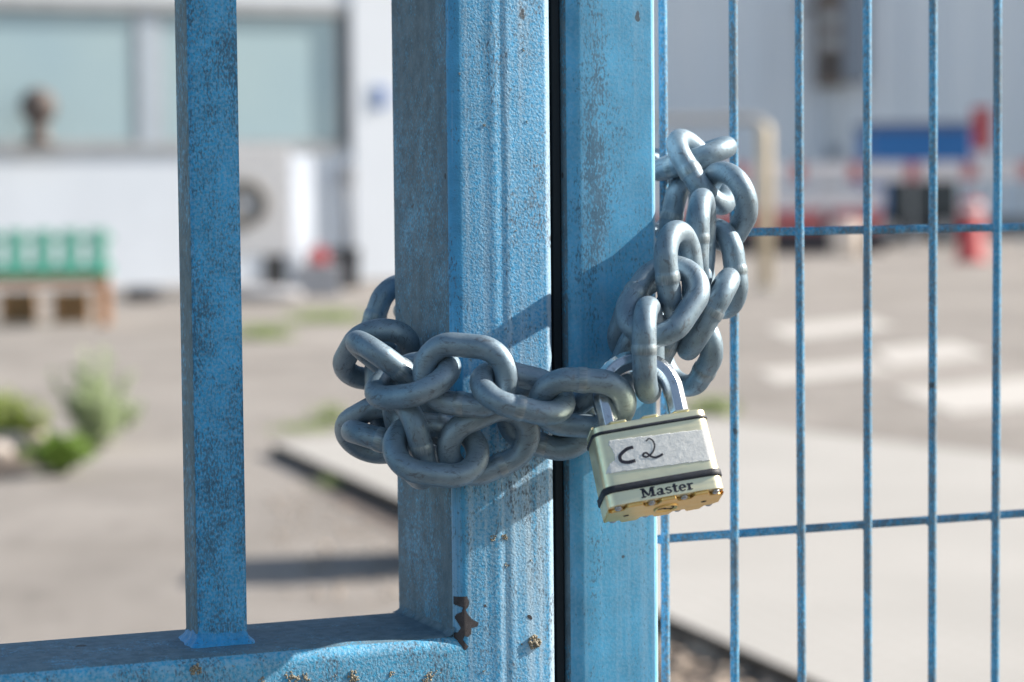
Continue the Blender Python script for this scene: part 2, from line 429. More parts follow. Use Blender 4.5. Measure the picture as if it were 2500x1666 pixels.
# ---------------------------------------------------------------- chain
K = 1.40 / FPX
LINKS=[
((-113.9,-82.9,17.9),(0.970,-0.087,0.227,0.045,0.982,0.185)),
((-244.1,-94.6,-37.3),(0.797,0.088,0.597,0.460,0.553,-0.695)),
((-302.3,-62.5,-108.8),(0.724,-0.578,-0.377,0.377,-0.126,0.918)),
((-349.3,-35.1,-320.7),(0.382,0.602,0.701,-0.914,0.133,0.383)),
((-309.3,52.6,-653.0),(0.324,0.946,-0.012,-0.796,0.279,0.537)),
((-329.6,-124.3,-384.2),(-0.047,0.999,0.008,-0.237,-0.019,0.971)),
((-336.3,-228.4,-308.8),(0.690,0.383,0.615,-0.702,0.562,0.438)),
((-304.4,-257.2,-189.1),(0.936,-0.260,0.239,-0.209,0.138,0.968)),
((-254.4,-243.9,-100.0),(0.184,-0.923,-0.337,0.414,-0.238,0.878)),
((-187.0,-267.7,-45.3),(0.989,-0.112,-0.099,0.027,0.784,-0.621)),
((-58.0,-248.9,-69.3),(0.913,0.397,-0.088,-0.326,0.843,0.428)),
((90.9,-191.0,-149.9),(0.968,-0.249,-0.026,0.251,0.962,0.111)),
((25.8,-124.6,31.2),(0.960,-0.240,-0.146,0.008,0.544,-0.839)),
((171.4,-151.2,10.7),(0.996,-0.052,-0.068,0.083,0.781,0.619)),
((200.6,-161.6,-146.5),(0.514,0.518,0.683,-0.722,-0.168,0.671)),
((334.3,-21.7,-20.2),(0.014,-0.995,-0.097,0.209,0.098,-0.973)),
((371.5,98.9,-57.5),(0.531,0.755,-0.386,-0.828,0.364,-0.427)),
((417.5,168.4,-115.9),(-0.116,0.980,0.160,-0.460,-0.196,0.866)),
((484.9,260.0,-296.3),(0.021,0.994,0.110,-0.216,-0.103,0.971)),
((557.1,353.3,-459.8),(0.302,0.584,0.754,-0.535,0.758,-0.373)),
((501.1,447.7,-494.2),(0.493,-0.840,0.226,0.464,0.034,-0.885)),
((484.6,490.6,-601.9),(0.683,0.174,0.710,0.644,0.316,-0.697)),
((465.2,332.2,-630.0),(0.179,0.984,-0.011,-0.507,0.102,0.856)),
((396.2,399.6,-780.0),(0.087,0.996,0.000,-0.763,0.067,0.643)),
((542.3,189.1,-432.3),(-0.127,0.992,0.023,-0.512,-0.046,-0.858)),
((502.4,69.0,-279.0),(0.492,0.870,0.038,0.010,0.038,-0.999)),
((451.3,-25.5,-347.8),(0.335,0.665,0.668,-0.587,0.702,-0.404)),
((335.8,66.8,-230.3),(0.275,0.837,0.473,-0.730,-0.139,0.669)),
((-199.3,115.9,-704.3),(0.886,0.307,-0.347,0.332,0.100,0.938)),
((-63.6,164.0,-745.3),(0.903,0.343,-0.261,-0.299,0.934,0.195)),
((70.8,215.5,-787.1),(0.881,0.349,-0.318,0.295,0.120,0.948)),
((206.0,271.5,-814.7),(0.913,0.369,-0.175,-0.321,0.914,0.248)),
((337.2,-25.3,-216.7),(0.293,0.792,0.536,-0.758,-0.149,0.635)),
]

def cam_pt(p):                     # chain frame (photograph-sized units, z towards the camera) to the world
    return CM @ Vector((p[0] * K, p[1] * K, -(1.40 - p[2] * K)))
LO, WO, WI = 267.0, 205.0, 59.5
def link_mesh_data(name, weld_pos, seed):
    a = (LO - WI) / 2 * K; b = (WO - WI) / 2 * K; r = WI / 2 * K; R = random.Random(seed)
    n = 120; m = 22; st = 2 * (a - b); per = 2 * pi * b + 2 * st; vs = []
    for i in range(n):
        t = per * i / n
        if t < st: p = (a - b - t, b); tg = (-1, 0)
        elif t < st + pi * b: q = (t - st) / b; p = (-(a - b) - b * sin(q), b * cos(q)); tg = (-cos(q), -sin(q))
        elif t < 2 * st + pi * b: p = (-(a - b) + (t - st - pi * b), -b); tg = (1, 0)
        else: q = (t - 2 * st - pi * b) / b; p = ((a - b) + b * sin(q), -b * cos(q)); tg = (cos(q), sin(q))
        nx, ny = -tg[1], tg[0]
        dw = abs(t - weld_pos * st); rr = r
        wd = .0028
        if dw < wd: rr = r * (1.09 - .03 * (dw / wd))
        else: rr = r * (1 + .004 * sin(t * 90 + seed))
        if abs(p[0]) > a - b * .6: rr *= .985
        zb = .00035 * sin(2 * pi * t / per + seed)
        for j in range(m):
            q = 2 * pi * j / m
            k_ = rr * (1 - (.035 if (dw < wd and j % 5 == 0) else 0))
            vs.append((p[0] + nx * cos(q) * k_, p[1] + ny * cos(q) * k_, sin(q) * k_ + zb))
    fs = []; mi = []
    for i in range(n):
        i2 = (i + 1) % n; t = per * (i + .5) / n
        for j in range(m):
            j2 = (j + 1) % m; fs.append((i*m+j, i*m+j2, i2*m+j2, i2*m+j)); mi.append(1 if abs(t - weld_pos * st) < .0026 else 0)
    me = bpy.data.meshes.new(name); me.from_pydata(vs, [], fs); me.update()
    bm = bmesh.new(); bm.from_mesh(me); bmesh.ops.recalc_face_normals(bm, faces=bm.faces); bm.to_mesh(me); bm.free()
    for p, q in zip(me.polygons, mi): p.use_smooth = True; p.material_index = q
    me.materials.append(GALV); me.materials.append(GWELD)
    return me
LM = [link_mesh_data('link', .35, 1), link_mesh_data('link', .62, 2), link_mesh_data('link', .5, 5)]
croot_loc = cam_pt((-40, -160, -250))
chain = empty('chain', croot_loc, 0, 'heavy grey galvanised steel chain wrapped around both gate posts', 'chain')
RR = random.Random(11)
for i, (c, ax) in enumerate(LINKS):
    X = Vector(ax[:3]); Yv = Vector(ax[3:]); X.normalize(); Yv = (Yv - X * Yv.dot(X)).normalized(); Z = X.cross(Yv)
    if RR.random() < .5: X, Yv = -X, -Yv
    M = Matrix((X, Yv, Z)).transposed().to_4x4()
    W_ = CM.to_3x3().to_4x4() @ M
    W_.translation = cam_pt(c) - croot_loc
    o = bpy.data.objects.new('link', LM[i % 3]); COL.objects.link(o); o.parent = chain
    o.matrix_basis = W_

# ---------------------------------------------------------------- padlock
LR = Matrix.Rotation(radians(9.3), 3, 'Z') @ Matrix.Rotation(radians(8), 3, 'Y') @ Matrix.Rotation(radians(-18), 3, 'X')
LCz = 25; lsc = (1.40 - LCz * K) / 1.40
LCW = cam_pt(((1577 - 1250) * lsc, -(1050 - 833) * lsc, LCz))
lock = bpy.data.objects.new('padlock', None); COL.objects.link(lock); lock.empty_display_size = .02
LW = CM.to_3x3().to_4x4() @ LR.to_4x4(); LW.translation = LCW; lock.matrix_world = LW
tag(lock, 'brass padlock with paper label reading C2 and black bands, hanging from the chain', 'padlock')
# padlock frame: x right, y up, z out of the front; units photograph px * K
BW, BT, BTOP, BBOT = 281.0, 142.0, 16.0, -200.0
def flare(y): return 1 + .022 * (BTOP - y) / (BTOP - BBOT)
def rr_out(W, T, r, n=8, bow=2.5):
    pts = []
    m = 14
    for i in range(m + 1):                                   # front, slightly crowned
        x = -W/2 + r + (W - 2*r) * i / m; u = 2 * i / m - 1; pts.append((x, T/2 + bow * (1 - u*u)))
    for i in range(1, n): a = pi/2 * (1 - i / n); pts.append((W/2 - r + r*cos(a), T/2 - r + r*sin(a)))
    pts.append((W/2, T/2 - r)); pts.append((W/2, -T/2 + r))
    for i in range(1, n): a = -pi/2 * i / n; pts.append((W/2 - r + r*cos(a), -T/2 + r + r*sin(a)))
    for i in range(m + 1):
        x = W/2 - r - (W - 2*r) * i / m; u = 2 * i / m - 1; pts.append((x, -T/2 - bow * (1 - u*u)))
    for i in range(1, n): a = -pi/2 - pi/2 * i / n; pts.append((-W/2 + r + r*cos(a), -T/2 + r + r*sin(a)))
    pts.append((-W/2, -T/2 + r)); pts.append((-W/2, T/2 - r))
    for i in range(1, n): a = pi - pi/2 * i / n; pts.append((-W/2 + r + r*cos(a), T/2 - r + r*sin(a)))
    return pts
def loft(name, rows, mats, parent, mfn=lambda k: 0, caps=True, sharp=35):
    """rows: (outline [(x,z)], y) from top to bottom"""
    mb = MB(); n = len(rows[0][0]); vs = []
    for o, y in rows: vs += [(x * K, y * K, z * K) for x, z in o]
    fs = [(k*n+i, k*n+(i+1) % n, (k+1)*n+(i+1) % n, (k+1)*n+i) for k in range(len(rows)-1) for i in range(n)]
    mb.add(vs, fs, 0, True)
    if caps:
        mb.f.append(tuple(range(n))); mb.m.append(0); mb.sm.append(False)
        mb.f.append(tuple((len(rows)-1)*n + i for i in reversed(range(n)))); mb.m.append(0); mb.sm.append(False)
    o = mb.build(name, mats, parent)
    bm = bmesh.new(); bm.from_mesh(o.data); bmesh.ops.recalc_face_normals(bm, faces=bm.faces); bm.to_mesh(o.data); bm.free()
    o.data.set_sharp_from_angle(angle=radians(sharp)); return o
def sec(y, grow=0.0, r=26.0): f = flare(y); return (rr_out(BW * f + 2*grow, BT + 2*grow, r + grow), y)
loft('body', [sec(BTOP - 6.2, -1.5), sec(BTOP - 8), sec(-60), sec(-120), sec(BBOT + 10), sec(BBOT + 8.6, -1.5)], [BRASS], lock)
# notched end plates: the outline dips in at each rivet
RX = (-118, -36, 44, 122)
def notched(y, grow=0.0, depth=24.0, hw=15.0, flat=False):
    o, _ = sec(y, grow); out = []
    dense = []
    for i in range(len(o)):
        a, b = o[i], o[(i+1) % len(o)]; L = math.hypot(a[0]-b[0], a[1]-b[1]); m = max(1, int(round(L / 3.0)))
        m = {True: m}[True]
        for q in range(m): dense.append((a[0] + (b[0]-a[0]) * q / m, a[1] + (b[1]-a[1]) * q / m))
    for x, z in dense:
        d = 0
        for rx in RX:
            e = abs(x / flare(y) - rx)
            if e < hw + 8: d = max(d, min(1, (hw + 8 - e) / 8))
        if abs(rx) > 0 and abs(z) < 20: d = 0
        zz = z - math.copysign(depth * d, z) if abs(z) > BT/2 - 27 else z
        out.append((x, zz))
    return out
def plate(y0, y1, name, mat):
    # same point count in each row: build the outline once, then inset slightly
    base = notched((y0 + y1) / 2)
    def ins(g): return [(x * (1 - g / (BW/2)), z * (1 - g / (BT/2))) for x, z in base]
    hi, lo = max(y0, y1), min(y0, y1)
    return loft(name, [(ins(2.5), hi), (ins(.3), hi - 2), (ins(.3), lo + 2), (ins(2.8), lo)], [mat], lock, sharp=30)
plate(BTOP, BTOP - 6, 'end_plate', BRASS)
pl = plate(BBOT + 8.5, BBOT, 'end_plate', GOLD)
for rx in RX:
    for rz in (BT/2 - 15, -BT/2 + 15):
        mb = MB(); P = []; rs = []
        for q in range(7):
            a = q / 6 * pi / 2; P.append((rx * K, (BBOT + 8 - 3 - 6 * sin(a)) * K, rz * K)); rs.append(max(.4, 9.5 * cos(a)) * K)
        P = [(rx * K, (BBOT + 10) * K, rz * K)] + P; rs = [9.5 * K] + rs
        mb.tube(P, rs, 14); mb.build('rivet', [RIVET], lock)
# keyway: raised rim, plug and slot
mb = MB(); n = 40
def lathe(mb, cx, cz, prof, mi=0, n=36):
    vs = []
    for r_, y in prof:
        for i in range(n): a = 2*pi*i/n; vs.append(((cx + r_*cos(a)) * K, y * K, (cz + r_*sin(a)) * K))
    fs = [(k*n+i, k*n+(i+1) % n, (k+1)*n+(i+1) % n, (k+1)*n+i) for k in range(len(prof)-1) for i in range(n)]
    mb.add(vs, fs, mi, True)
lathe(mb, 6, 0, [(31, BBOT + 1), (31, BBOT - 2), (29, BBOT - 3.5), (26, BBOT - 3.5), (24, BBOT - 1.5), (23, BBOT - .6), (.1, BBOT - .6)])
kw = mb.build('keyway', [GOLD], lock)
mb = MB()
mb.box(-15*K, 5*K, (BBOT - 1.3)*K, (BBOT - .3)*K, -3*K, 3.5*K, 0); mb.box(4*K, 22*K, (BBOT - 1.3)*K, (BBOT - .3)*K, -7*K, -1*K, 0, M=Matrix.Rotation(.3, 4, 'Y'))
mb.tube([(6*K + 18*K*cos(a), (BBOT - 1.0)*K, 18*K*sin(a)) for a in [(-.9 + .16*i) for i in range(12)]], 1.8*K, 8)
mb.build('slot', [DARKH], kw)
for cx, cz in ((-92, -8), (100, -2)):
    mb = MB(); lathe(mb, cx, cz, [(7, BBOT - .35), (.1, BBOT - .35)], n=20); mb.build('drain_hole', [DARKH], lock)
# rubber bands
def band(yc, h, proud):
    rows = []
    for dy, g in ((h/2, .3), (h/2 - .8, proud*.7), (h/2 - 2, proud), (-h/2 + 2, proud), (-h/2 + .8, proud*.7), (-h/2, .3)): rows.append(sec(yc + dy, g))
    o = loft('rubber_band', rows, [RUBBER], lock, caps=False, sharp=60)
    return o
band(-9, 8.5, 3.2); band(-150, 18, 4.5)
# paper label following the crowned front
def fz(x, y):                      # front surface height at (x,y)
    W = BW * flare(y); u = 2 * (x + W/2 - 26) / (W - 52) - 1
    return BT/2 + 2.5 * (1 - u*u) if abs(u) <= 1 else BT/2 - 26 + math.sqrt(max(0, 26**2 - (abs(x) - W/2 + 26)**2))
LP = [(-108,-31),(-60,-33),(0,-37),(60,-39),(135,-43),(131,-60),(133,-80),(126,-95),(127,-108),(122,-121),(60,-118),(0,-116),(-60,-113),(-133,-110),(-124,-95),(-118,-88),(-104,-80),(-103,-66),(-106,-52),(-111,-42)]
LP = [(x, y) for x, y in LP]
mb = MB(); st = 1.6; x0, x1, y0, y1 = -138, 139, -124, -26; grid = {}
RL = random.Random(8)
i = 0
nx = int((x1-x0)/st); ny = int((y1-y0)/st)
def vid(i, j):
    if (i, j) not in grid:
        x, y = x0 + i*st + RL.uniform(-.35, .35), y0 + j*st + RL.uniform(-.2, .2)
        grid[(i, j)] = len(mb.v); mb.v.append((x*K, y*K, (fz(x, y) + 1.0)*K))
    return grid[(i, j)]
for i in range(nx):
    for j in range(ny):
        if inside(x0 + (i+.5)*st, y0 + (j+.5)*st, LP):
            mb.f.append((vid(i,j), vid(i+1,j), vid(i+1,j+1), vid(i,j+1))); mb.m.append(0); mb.sm.append(True)
lab = mb.build('paper_label', [PAPER], lock)
mod = lab.modifiers.new('thick', 'SOLIDIFY'); mod.thickness = .8*K; mod.offset = -1
def z4(px, py):                    # handwriting points, measured on an enlargement of the label
    dx, dy = px - 772, py - 295; return ((dx*4.45 - .72*dy)/21.45 - 3, -(4.70*dy + .75*dx)/21.45)
def stroke(mb, pts, wd, lift=1.5):
    P = [z4(*p) for p in pts]; Q = []
    for i in range(len(P) - 1):                              # Catmull-Rom
        p0, p1, p2, p3 = P[max(0,i-1)], P[i], P[i+1], P[min(len(P)-1,i+2)]
        for q in range(6):
            t = q / 6; Q.append(tuple(.5*((2*p1[k]) + (-p0[k]+p2[k])*t + (2*p0[k]-5*p1[k]+4*p2[k]-p3[k])*t*t + (-p0[k]+3*p1[k]-3*p2[k]+p3[k])*t**3) for k in (0,1)))
    Q.append(P[-1]); vs = []
    for i, (x, y) in enumerate(Q):
        a, b = Q[max(0,i-1)], Q[min(len(Q)-1,i+1)]; L = math.hypot(b[0]-a[0], b[1]-a[1]) or 1
        nx_, ny_ = -(b[1]-a[1])/L, (b[0]-a[0])/L; wv = wd[0] + (wd[1]-wd[0]) * i / len(Q)
        for s_ in (1, -1): X_, Y_ = x + nx_*wv/2*s_, y + ny_*wv/2*s_; vs.append((X_*K, Y_*K, (fz(X_, Y_) + lift + .02*(i % 7))*K))
    mb.add(vs, [(2*i, 2*i+1, 2*i+3, 2*i+2) for i in range(len(Q)-1)], 0)
mb = MB(); stroke(mb, [(572,588),(500,608),(432,662),(412,700),(432,744),(500,757),(588,738)], (8, 8.5))
mb.build('handwriting', [INK], lab)
mb = MB(); stroke(mb, [(722,524),(758,494),(800,516),(818,570),(800,632),(760,678),(712,700),(678,688),(688,662),(722,656),(762,690),(812,706),(862,692),(908,668)], (3.0, 6.0), 1.7)
mb.build('handwriting', [INK], lab)
# raised-colour word on the lower cover, drawn as slab-serif strokes
def word(mb, x, y, h):
    def poly(pts, ox, s):
        vs = []
        for (a, b) in pts: X_, Y_ = x + ox*1.27 + a*s*1.27, y + b*s; vs.append((X_*K, Y_*K, (fz(X_, Y_) + .5)*K))
        mb.add(vs, [tuple(range(len(vs)))], 0)
    s = h
    def bar_(ox, x0, x1, y0, y1): poly([(x0,y0),(x1,y0),(x1,y1),(x0,y1)], ox, s)
    def arc_(ox, cx, cy, rx, ry, a0, a1, t0, t1, n=12):
        for i in range(n):
            A, B = radians(a0 + (a1-a0)*i/n), radians(a0 + (a1-a0)*(i+1)/n)
            tA, tB = t0 + (t1-t0)*i/n, t0 + (t1-t0)*(i+1)/n
            poly([(cx+(rx)*cos(A), cy+ry*sin(A)), (cx+rx*cos(B), cy+ry*sin(B)), (cx+(rx-tB)*cos(B), cy+(ry-tB*.75)*sin(B)), (cx+(rx-tA)*cos(A), cy+(ry-tA*.75)*sin(A))], ox, s)
    o = 0
    # M
    for a in ((0,.36,0,.12),(.74,1.18,0,.12),(0,.30,.88,1),(.86,1.18,.88,1),(.11,.22,.1,.9),(.86,1.07,.1,.9)): bar_(o, *a)
    poly([(.10,.9),(.32,.9),(.66,.12),(.52,.12)], o, s); poly([(.60,.12),(.70,.22),(.90,.9),(.80,.9)], o, s)
    o += 1.27 * s
    def xa(o):   # a
        bar_(o, .38, .56, .0, .5); bar_(o, .5, .68, 0, .11); arc_(o, .33, .48, .24, .24, 0, 165, .17, .1); arc_(o, .24, .19, .24, .20, 0, 360, .13, .13); 
    xa(o); o += .75 * s
    # s
    arc_(o, .27, .52, .25, .19, 20, 270, .1, .16); arc_(o, .27, .20, .26, .21, 90, -160, .16, .1); o += .62 * s
    # t
    bar_(o, .10, .28, .12, .92); bar_(o, 0, .42, .60, .71); arc_(o, .30, .17, .20, .17, 180, 340, .17, .08); o += .53 * s
    # e
    arc_(o, .30, .35, .30, .37, 0, 320, .16, .12, 18); bar_(o, .14, .58, .31, .41); o += .70 * s
    # r
    bar_(o, .08, .26, .05, .68); bar_(o, 0, .40, 0, .11); bar_(o, 0, .2, .60, .71); arc_(o, .38, .46, .20, .25, 40, 170, .16, .1)
mb = MB()
for dx_, dy_ in ((-.8, 0), (.8, .3), (0, -.4)): word(mb, -60 + dx_, -184 + dy_, 23)
for i, v in enumerate(mb.v): mb.v[i] = (v[0], v[1], v[2] + (i % 997) * 1e-8)
mb.build('lettering', [INK], lock)
# shackle: octagonal steel bow
mb = MB(); P = [(-88, BTOP - 14, 0)] + [(-88, y, 0) for y in range(10, 90, 10)] + [(-88*cos(t), 90 + 88*sin(t), 0) for t in [pi*i/28 for i in range(29)]] + [(88, y, 0) for y in range(80, 9, -10)] + [(88, BTOP - 14, 0)]
mb.tube([(x*K, y*K, z*K) for x, y, z in P], 26.5*K, 8, up=(0, 0, 1))
for i in range(len(mb.sm)): mb.sm[i] = False
sh = mb.build('shackle', [CHROME], lock)
md = sh.modifiers.new('edge', 'BEVEL'); md.width = .0006; md.segments = 2; md.limit_method = 'ANGLE'; md.angle_limit = radians(30)

# ---------------------------------------------------------------- ground
def ground_mat(name, a, b, scale, bump=.4, rough=.9):
    t = NT(name); n1 = t.noise(.9, 5, .6); n2 = t.noise(scale, 4, .7)
    c = t.mix(t.ramp(n1, .42, .60), a, b); c = t.mix(t.math('MULTIPLY', t.ramp(t.noise(6, 4, .6, t.map((1, .4, 1))), .52, .70), .35), c, tuple(q * .5 for q in a)); c = t.mix(t.math('MULTIPLY', t.ramp(t.noise(.35, 3), .50, .62), .35), c, tuple(q * 1.35 for q in b)); c = t.mix(t.math('MULTIPLY', t.ramp(n2, .4, .7), .35), c, tuple(q * .62 for q in a))
    return t.fin(c, rough, 0, t.bump(n2, bump, .01))
ASPH = ground_mat('old_asphalt', (.235, .214, .20), (.305, .28, .265), 60)
CONC = ground_mat('pale_concrete', (.52, .50, .49), (.60, .58, .565), 40, .3)
SOIL = ground_mat('dark_soil', (.085, .065, .055), (.14, .11, .09), 45, .8)
DUST = ground_mat('dusty_soil', (.16, .13, .115), (.24, .205, .185), 30, .6)
LINEW = simple('worn_line_paint', (.50, .475, .455), .7, scale=20, var=.15)
def flat(name, pts, z, mat): return sheet(name, [gnd(x, y, z) for x, y in pts], mat)
g = 900
sheet('ground', [(-g, -60, 0), (g, -60, 0), (g, g, 0), (-g, g, 0)], ASPH)
sheet('road', [(-g, -50, .004), (g, -50, .004), (g, .9, .004), (-g, .9, .004)], ground_mat('street_asphalt', (.055, .055, .058), (.075, .075, .078), 60))  # unseen dark road added on the camera side to cut ground bounce
flat('soil_bed', [(-500, 1030), (-100, 1000), (60, 1010), (190, 1085), (110, 1135), (-60, 1190), (-500, 1290)], .004, SOIL)
flat('soil_strip', [(700, 1120), (800, 1150), (980, 1225), (1250, 1335), (1640, 1490), (2070, 1690), (2700, 2000), (1750, 2100), (1250, 1560), (975, 1310), (840, 1235), (750, 1180)], .004, DUST)
flat('planting_soil', [(1500, 1450), (1640, 1480), (2090, 1680), (2300, 1840), (1500, 1900), (1380, 1600)], .008, SOIL)
# road markings beyond the slab
for i, P in enumerate((((1870, 800), (2120, 775), (2190, 800), (1930, 828)), ((2130, 850), (2330, 835), (2420, 868), (2180, 892)), ((2180, 950), (2700, 905), (2900, 960), (2330, 1010)), ((1850, 905), (2110, 882), (2190, 905), (1900, 935)))):
    flat('road_marking', P, .004, LINEW)
# raised slab of ribbed plates
hz = .06
S = [gnd(x, y, hz) for x, y in ((665, 1080), (1560, 1003), (2760, 1150), (3100, 2150))]
me = bpy.data.meshes.new('loading_slab'); lo = [Vector((p.x, p.y, .001)) for p in S]
me.from_pydata([tuple(p) for p in S + lo], [], [(0,1,2,3), (0,4,5,1), (1,5,6,2), (2,6,7,3), (3,7,4,0)]); me.update()
bm = bmesh.new(); bm.from_mesh(me); bmesh.ops.recalc_face_normals(bm, faces=bm.faces); bm.to_mesh(me); bm.free()
tt = NT('ribbed_ramp_plate'); c_ = tt.mix(tt.ramp(tt.noise(1.2, 4), .3, .7), (.39, .385, .38), (.51, .50, .495))
br = tt.n.new('ShaderNodeTexBrick'); br.inputs['Scale'].default_value = 5; br.inputs['Mortar Size'].default_value = .07; br.inputs['Color1'].default_value = (1,1,1,1)
mp = tt.n.new('ShaderNodeMapping'); mp.inputs['Rotation'].default_value = (0, 0, .5); tt.l.new(tt.tc, mp.inputs[0]); tt.l.new(mp.outputs[0], br.inputs['Vector'])
SLAB = tt.fin(tt.mix(tt.math('MULTIPLY', br.outputs['Fac'], .8), c_, (.36, .34, .32)), .75, 0, tt.bump(br.outputs['Fac'], .5, .01))
tag(link_mesh('pavement', me, [SLAB, SOIL]), kind='structure')
for p in me.polygons:
    if abs(p.normal.z) < .5: p.material_index = 1
# pebbles and clods
def gravel(name, pix, n, s0, s1, mat, z=.004, seed=1):
    R = random.Random(seed); mb = MB(); k = 0
    P = [gnd(x, y, z) for x, y in pix]; P2 = [(p.x, p.y) for p in P]
    x0, x1 = min(p[0] for p in P2), max(p[0] for p in P2); y0, y1 = min(p[1] for p in P2), max(p[1] for p in P2)
    while k < n:
        x, y = R.uniform(x0, x1), R.uniform(y0, y1)
        if inside(x, y, P2):
            r = R.uniform(s0, s1); mb.ball((x, y, z + r*.3), r, 1, 0, .3, R, (1, R.uniform(.6, 1), .6)); k += 1
    return tag(mb.build(name, [mat]), kind='stuff')
PEB = simple('pebble_stone', (.42, .34, .28), .7, var=.45, scale=5)
gravel('gravel', [(1580, 1500), (1640, 1500), (2080, 1690), (2250, 1850), (1560, 1900)], 420, .006, .026, PEB, .008, 2)
gravel('gravel', [(640, 1200), (740, 1180), (975, 1300), (990, 1500), (700, 1480)], 160, .004, .012, PEB, .004, 3)
for i, (x, y, r) in enumerate(((25, 1095, .085), (75, 1075, .06), (-30, 1120, .09))):
    mb = MB(); q = gnd(x, y); mb.ball((0, 0, r*.35), r, 3, 0, .05, random.Random(i), (1.3, 1, .6))
    o = mb.build('rock', [simple('pale_rock', (.45, .40, .37), .9)]); o.location = (q.x, q.y, 0)
    tag(o, ['pale rounded rock at the left edge of the soil bed, beside the green weed', 'small pale rock close in front of the sage-green plant', 'pale rock cut off by the left edge of the photo'][i], 'rock', 'rocks in the weedy soil bed')

# ---------------------------------------------------------------- plants
def leafmat(name, col):
    t = NT(name); c = t.ramp(t.noise(25, 3), .3, .7, tuple(q*.65 for q in col), tuple(min(1, q*1.35) for q in col))
    t.b.inputs['Subsurface Weight'].default_value = 0
    m = t.fin(c, .6, 0)
    tr = t.n.new('ShaderNodeBsdfTranslucent'); t.l.new(c, tr.inputs[0]); ms = t.n.new('ShaderNodeMixShader'); ms.inputs[0].default_value = .5
    t.l.new(t.b.outputs[0], ms.inputs[1]); t.l.new(tr.outputs[0], ms.inputs[2]); t.l.new(ms.outputs[0], t.n['Material Output'].inputs[0])
    return m
G1 = leafmat('sage_leaf', (.52, .60, .40)); G2 = leafmat('fresh_leaf', (.28, .42, .10)); G3 = leafmat('grass_blade', (.34, .42, .18)); ST = simple('plant_stem', (.10, .13, .05), .8)
def weed(px, py, w_, h_, nst, nl, lsz, mat, label, seed, name='weed', cat='weed', group=None):
    R = random.Random(seed); q = gnd(px, py); root = empty(name, (q.x, q.y, 0), 0, label, cat, group)
    sm, lm = MB(), MB()
    for s in range(nst):
        a = R.uniform(0, 2*pi); sp = R.random() ** .6 * w_ / 2; hh = h_ * R.uniform(.55, 1) * (1 - .35 * sp / (w_/2))
        tip = Vector((cos(a)*sp, sin(a)*sp*.8, hh)); base = Vector((cos(a)*sp*.2, sin(a)*sp*.2, 0))
        pts = [base.lerp(tip, t) + Vector((0, 0, .12*h_*sin(pi*t))) * .5 for t in (0, .33, .66, 1)]
        sm.tube(pts, [.004, .003, .002, .001], 5, cap=False)
        for l in range(nl):
            t = R.uniform(.15, 1); p = base.lerp(tip, t); yw = R.uniform(0, 2*pi); el = R.uniform(-.1, 1.0); L = lsz * R.uniform(.6, 1.3) * (1.2 - .5*t); wd = L * R.uniform(.25, .42)
            d = Vector((cos(yw)*cos(el), sin(yw)*cos(el), sin(el))); sd = d.cross(Vector((0,0,1))).normalized() * wd; up = Vector((0, 0, .2*L))
            lm.add([p, p + d*L*.45 + sd + up, p + d*L, p + d*L*.45 - sd + up], [(0,1,2),(0,2,3)])
    sm.build('stem', [ST], root); lm.build('foliage', [mat], root)
    return root
def grass(px, py, w_, h_, n, label, seed, mat=None):
    R = random.Random(seed); q = gnd(px, py); mb = MB()
    for i in range(n):
        x, y = R.gauss(0, w_/3.2), R.gauss(0, w_/6); hh = h_ * R.uniform(.4, 1); a = R.uniform(0, 2*pi); b = R.uniform(.1, .5) * hh; wd = .004
        d = Vector((cos(a), sin(a), 0)); s = Vector((-sin(a), cos(a), 0)) * wd; p = Vector((x, y, 0))
        mb.add([p - s, p + s, p + d*b*.4 + Vector((0,0,hh*.6)) + s*.6, p + d*b*.4 + Vector((0,0,hh*.6)) - s*.6, p + d*b + Vector((0,0,hh))], [(0,1,2,3),(3,2,4)])
    n_ = 16; mb.add([(0, 0, .012)] + [(w_*.62*cos(2*pi*i/n_), w_*.34*sin(2*pi*i/n_), .001) for i in range(n_)], [(0, i+1, (i+1) % n_ + 1) for i in range(n_)], 0)
    o = mb.build('grass_tuft', [mat or G3]); o.location = (q.x, q.y, 0); tag(o, label, 'grass tuft', 'grass tufts on the yard ground')
weed(240, 1095, .42, .54, 36, 24, .06, G1, 'tall pale sage-green weed on the yard ground left of the square bar', 1, group='weeds in the soil bed')
weed(140, 1158, .34, .24, 24, 18, .06, G2, 'low bright green weed in front of the pale sage-green one', 2, group='weeds in the soil bed')
weed(25, 1090, .44, .34, 34, 22, .055, leafmat('yellow_green_leaf', (.42, .50, .16)), 'yellow-green weed at the left edge behind the pale rocks', 3, group='weeds in the soil bed')
weed(310, 1040, .18, .16, 12, 12, .045, G1, 'small pale weed just right of the tall sage-green one', 4, group='weeds in the soil bed')
grass(640, 828, .36, .16, 420, 'grass tuft right of the square bar, the greener of the far pair', 5)
grass(800, 785, .62, .15, 500, 'wide pale grass tuft close to the left side of the thick post', 6)
grass(1735, 1012, .20, .12, 260, 'grass tuft at the far edge of the slab, seen right of the padlock shackle', 7)
grass(845, 1190, .18, .06, 160, 'short grass tuft on the near edge of the slab, left of the thick post', 8)
grass(740, 1050, .30, .05, 100, 'thin grass tuft at the far left corner of the slab', 9)
grass(810, 1030, .16, .12, 120, 'thin grass tuft left of the lower chain loop', 12)
# unseen block added behind the thick post to cast the shadow stripe on the ground
q = gnd(1150, 1372); r0 = empty('bollard', (q.x, q.y, 0), 0, 'unseen dark block added behind the thick gate post to cast a ground shadow', 'bollard')
DK = simple('dark_metal', (.03, .032, .036), .5)
mb = MB(); mb.box(-.17, .17, -.27, .27, 0, .50, 0, .03); mb.build('body', [DK], r0)
mb = MB(); mb.box(-.173, .173, -.273, .273, .36, .40); mb.build('band', [LINEW], r0)

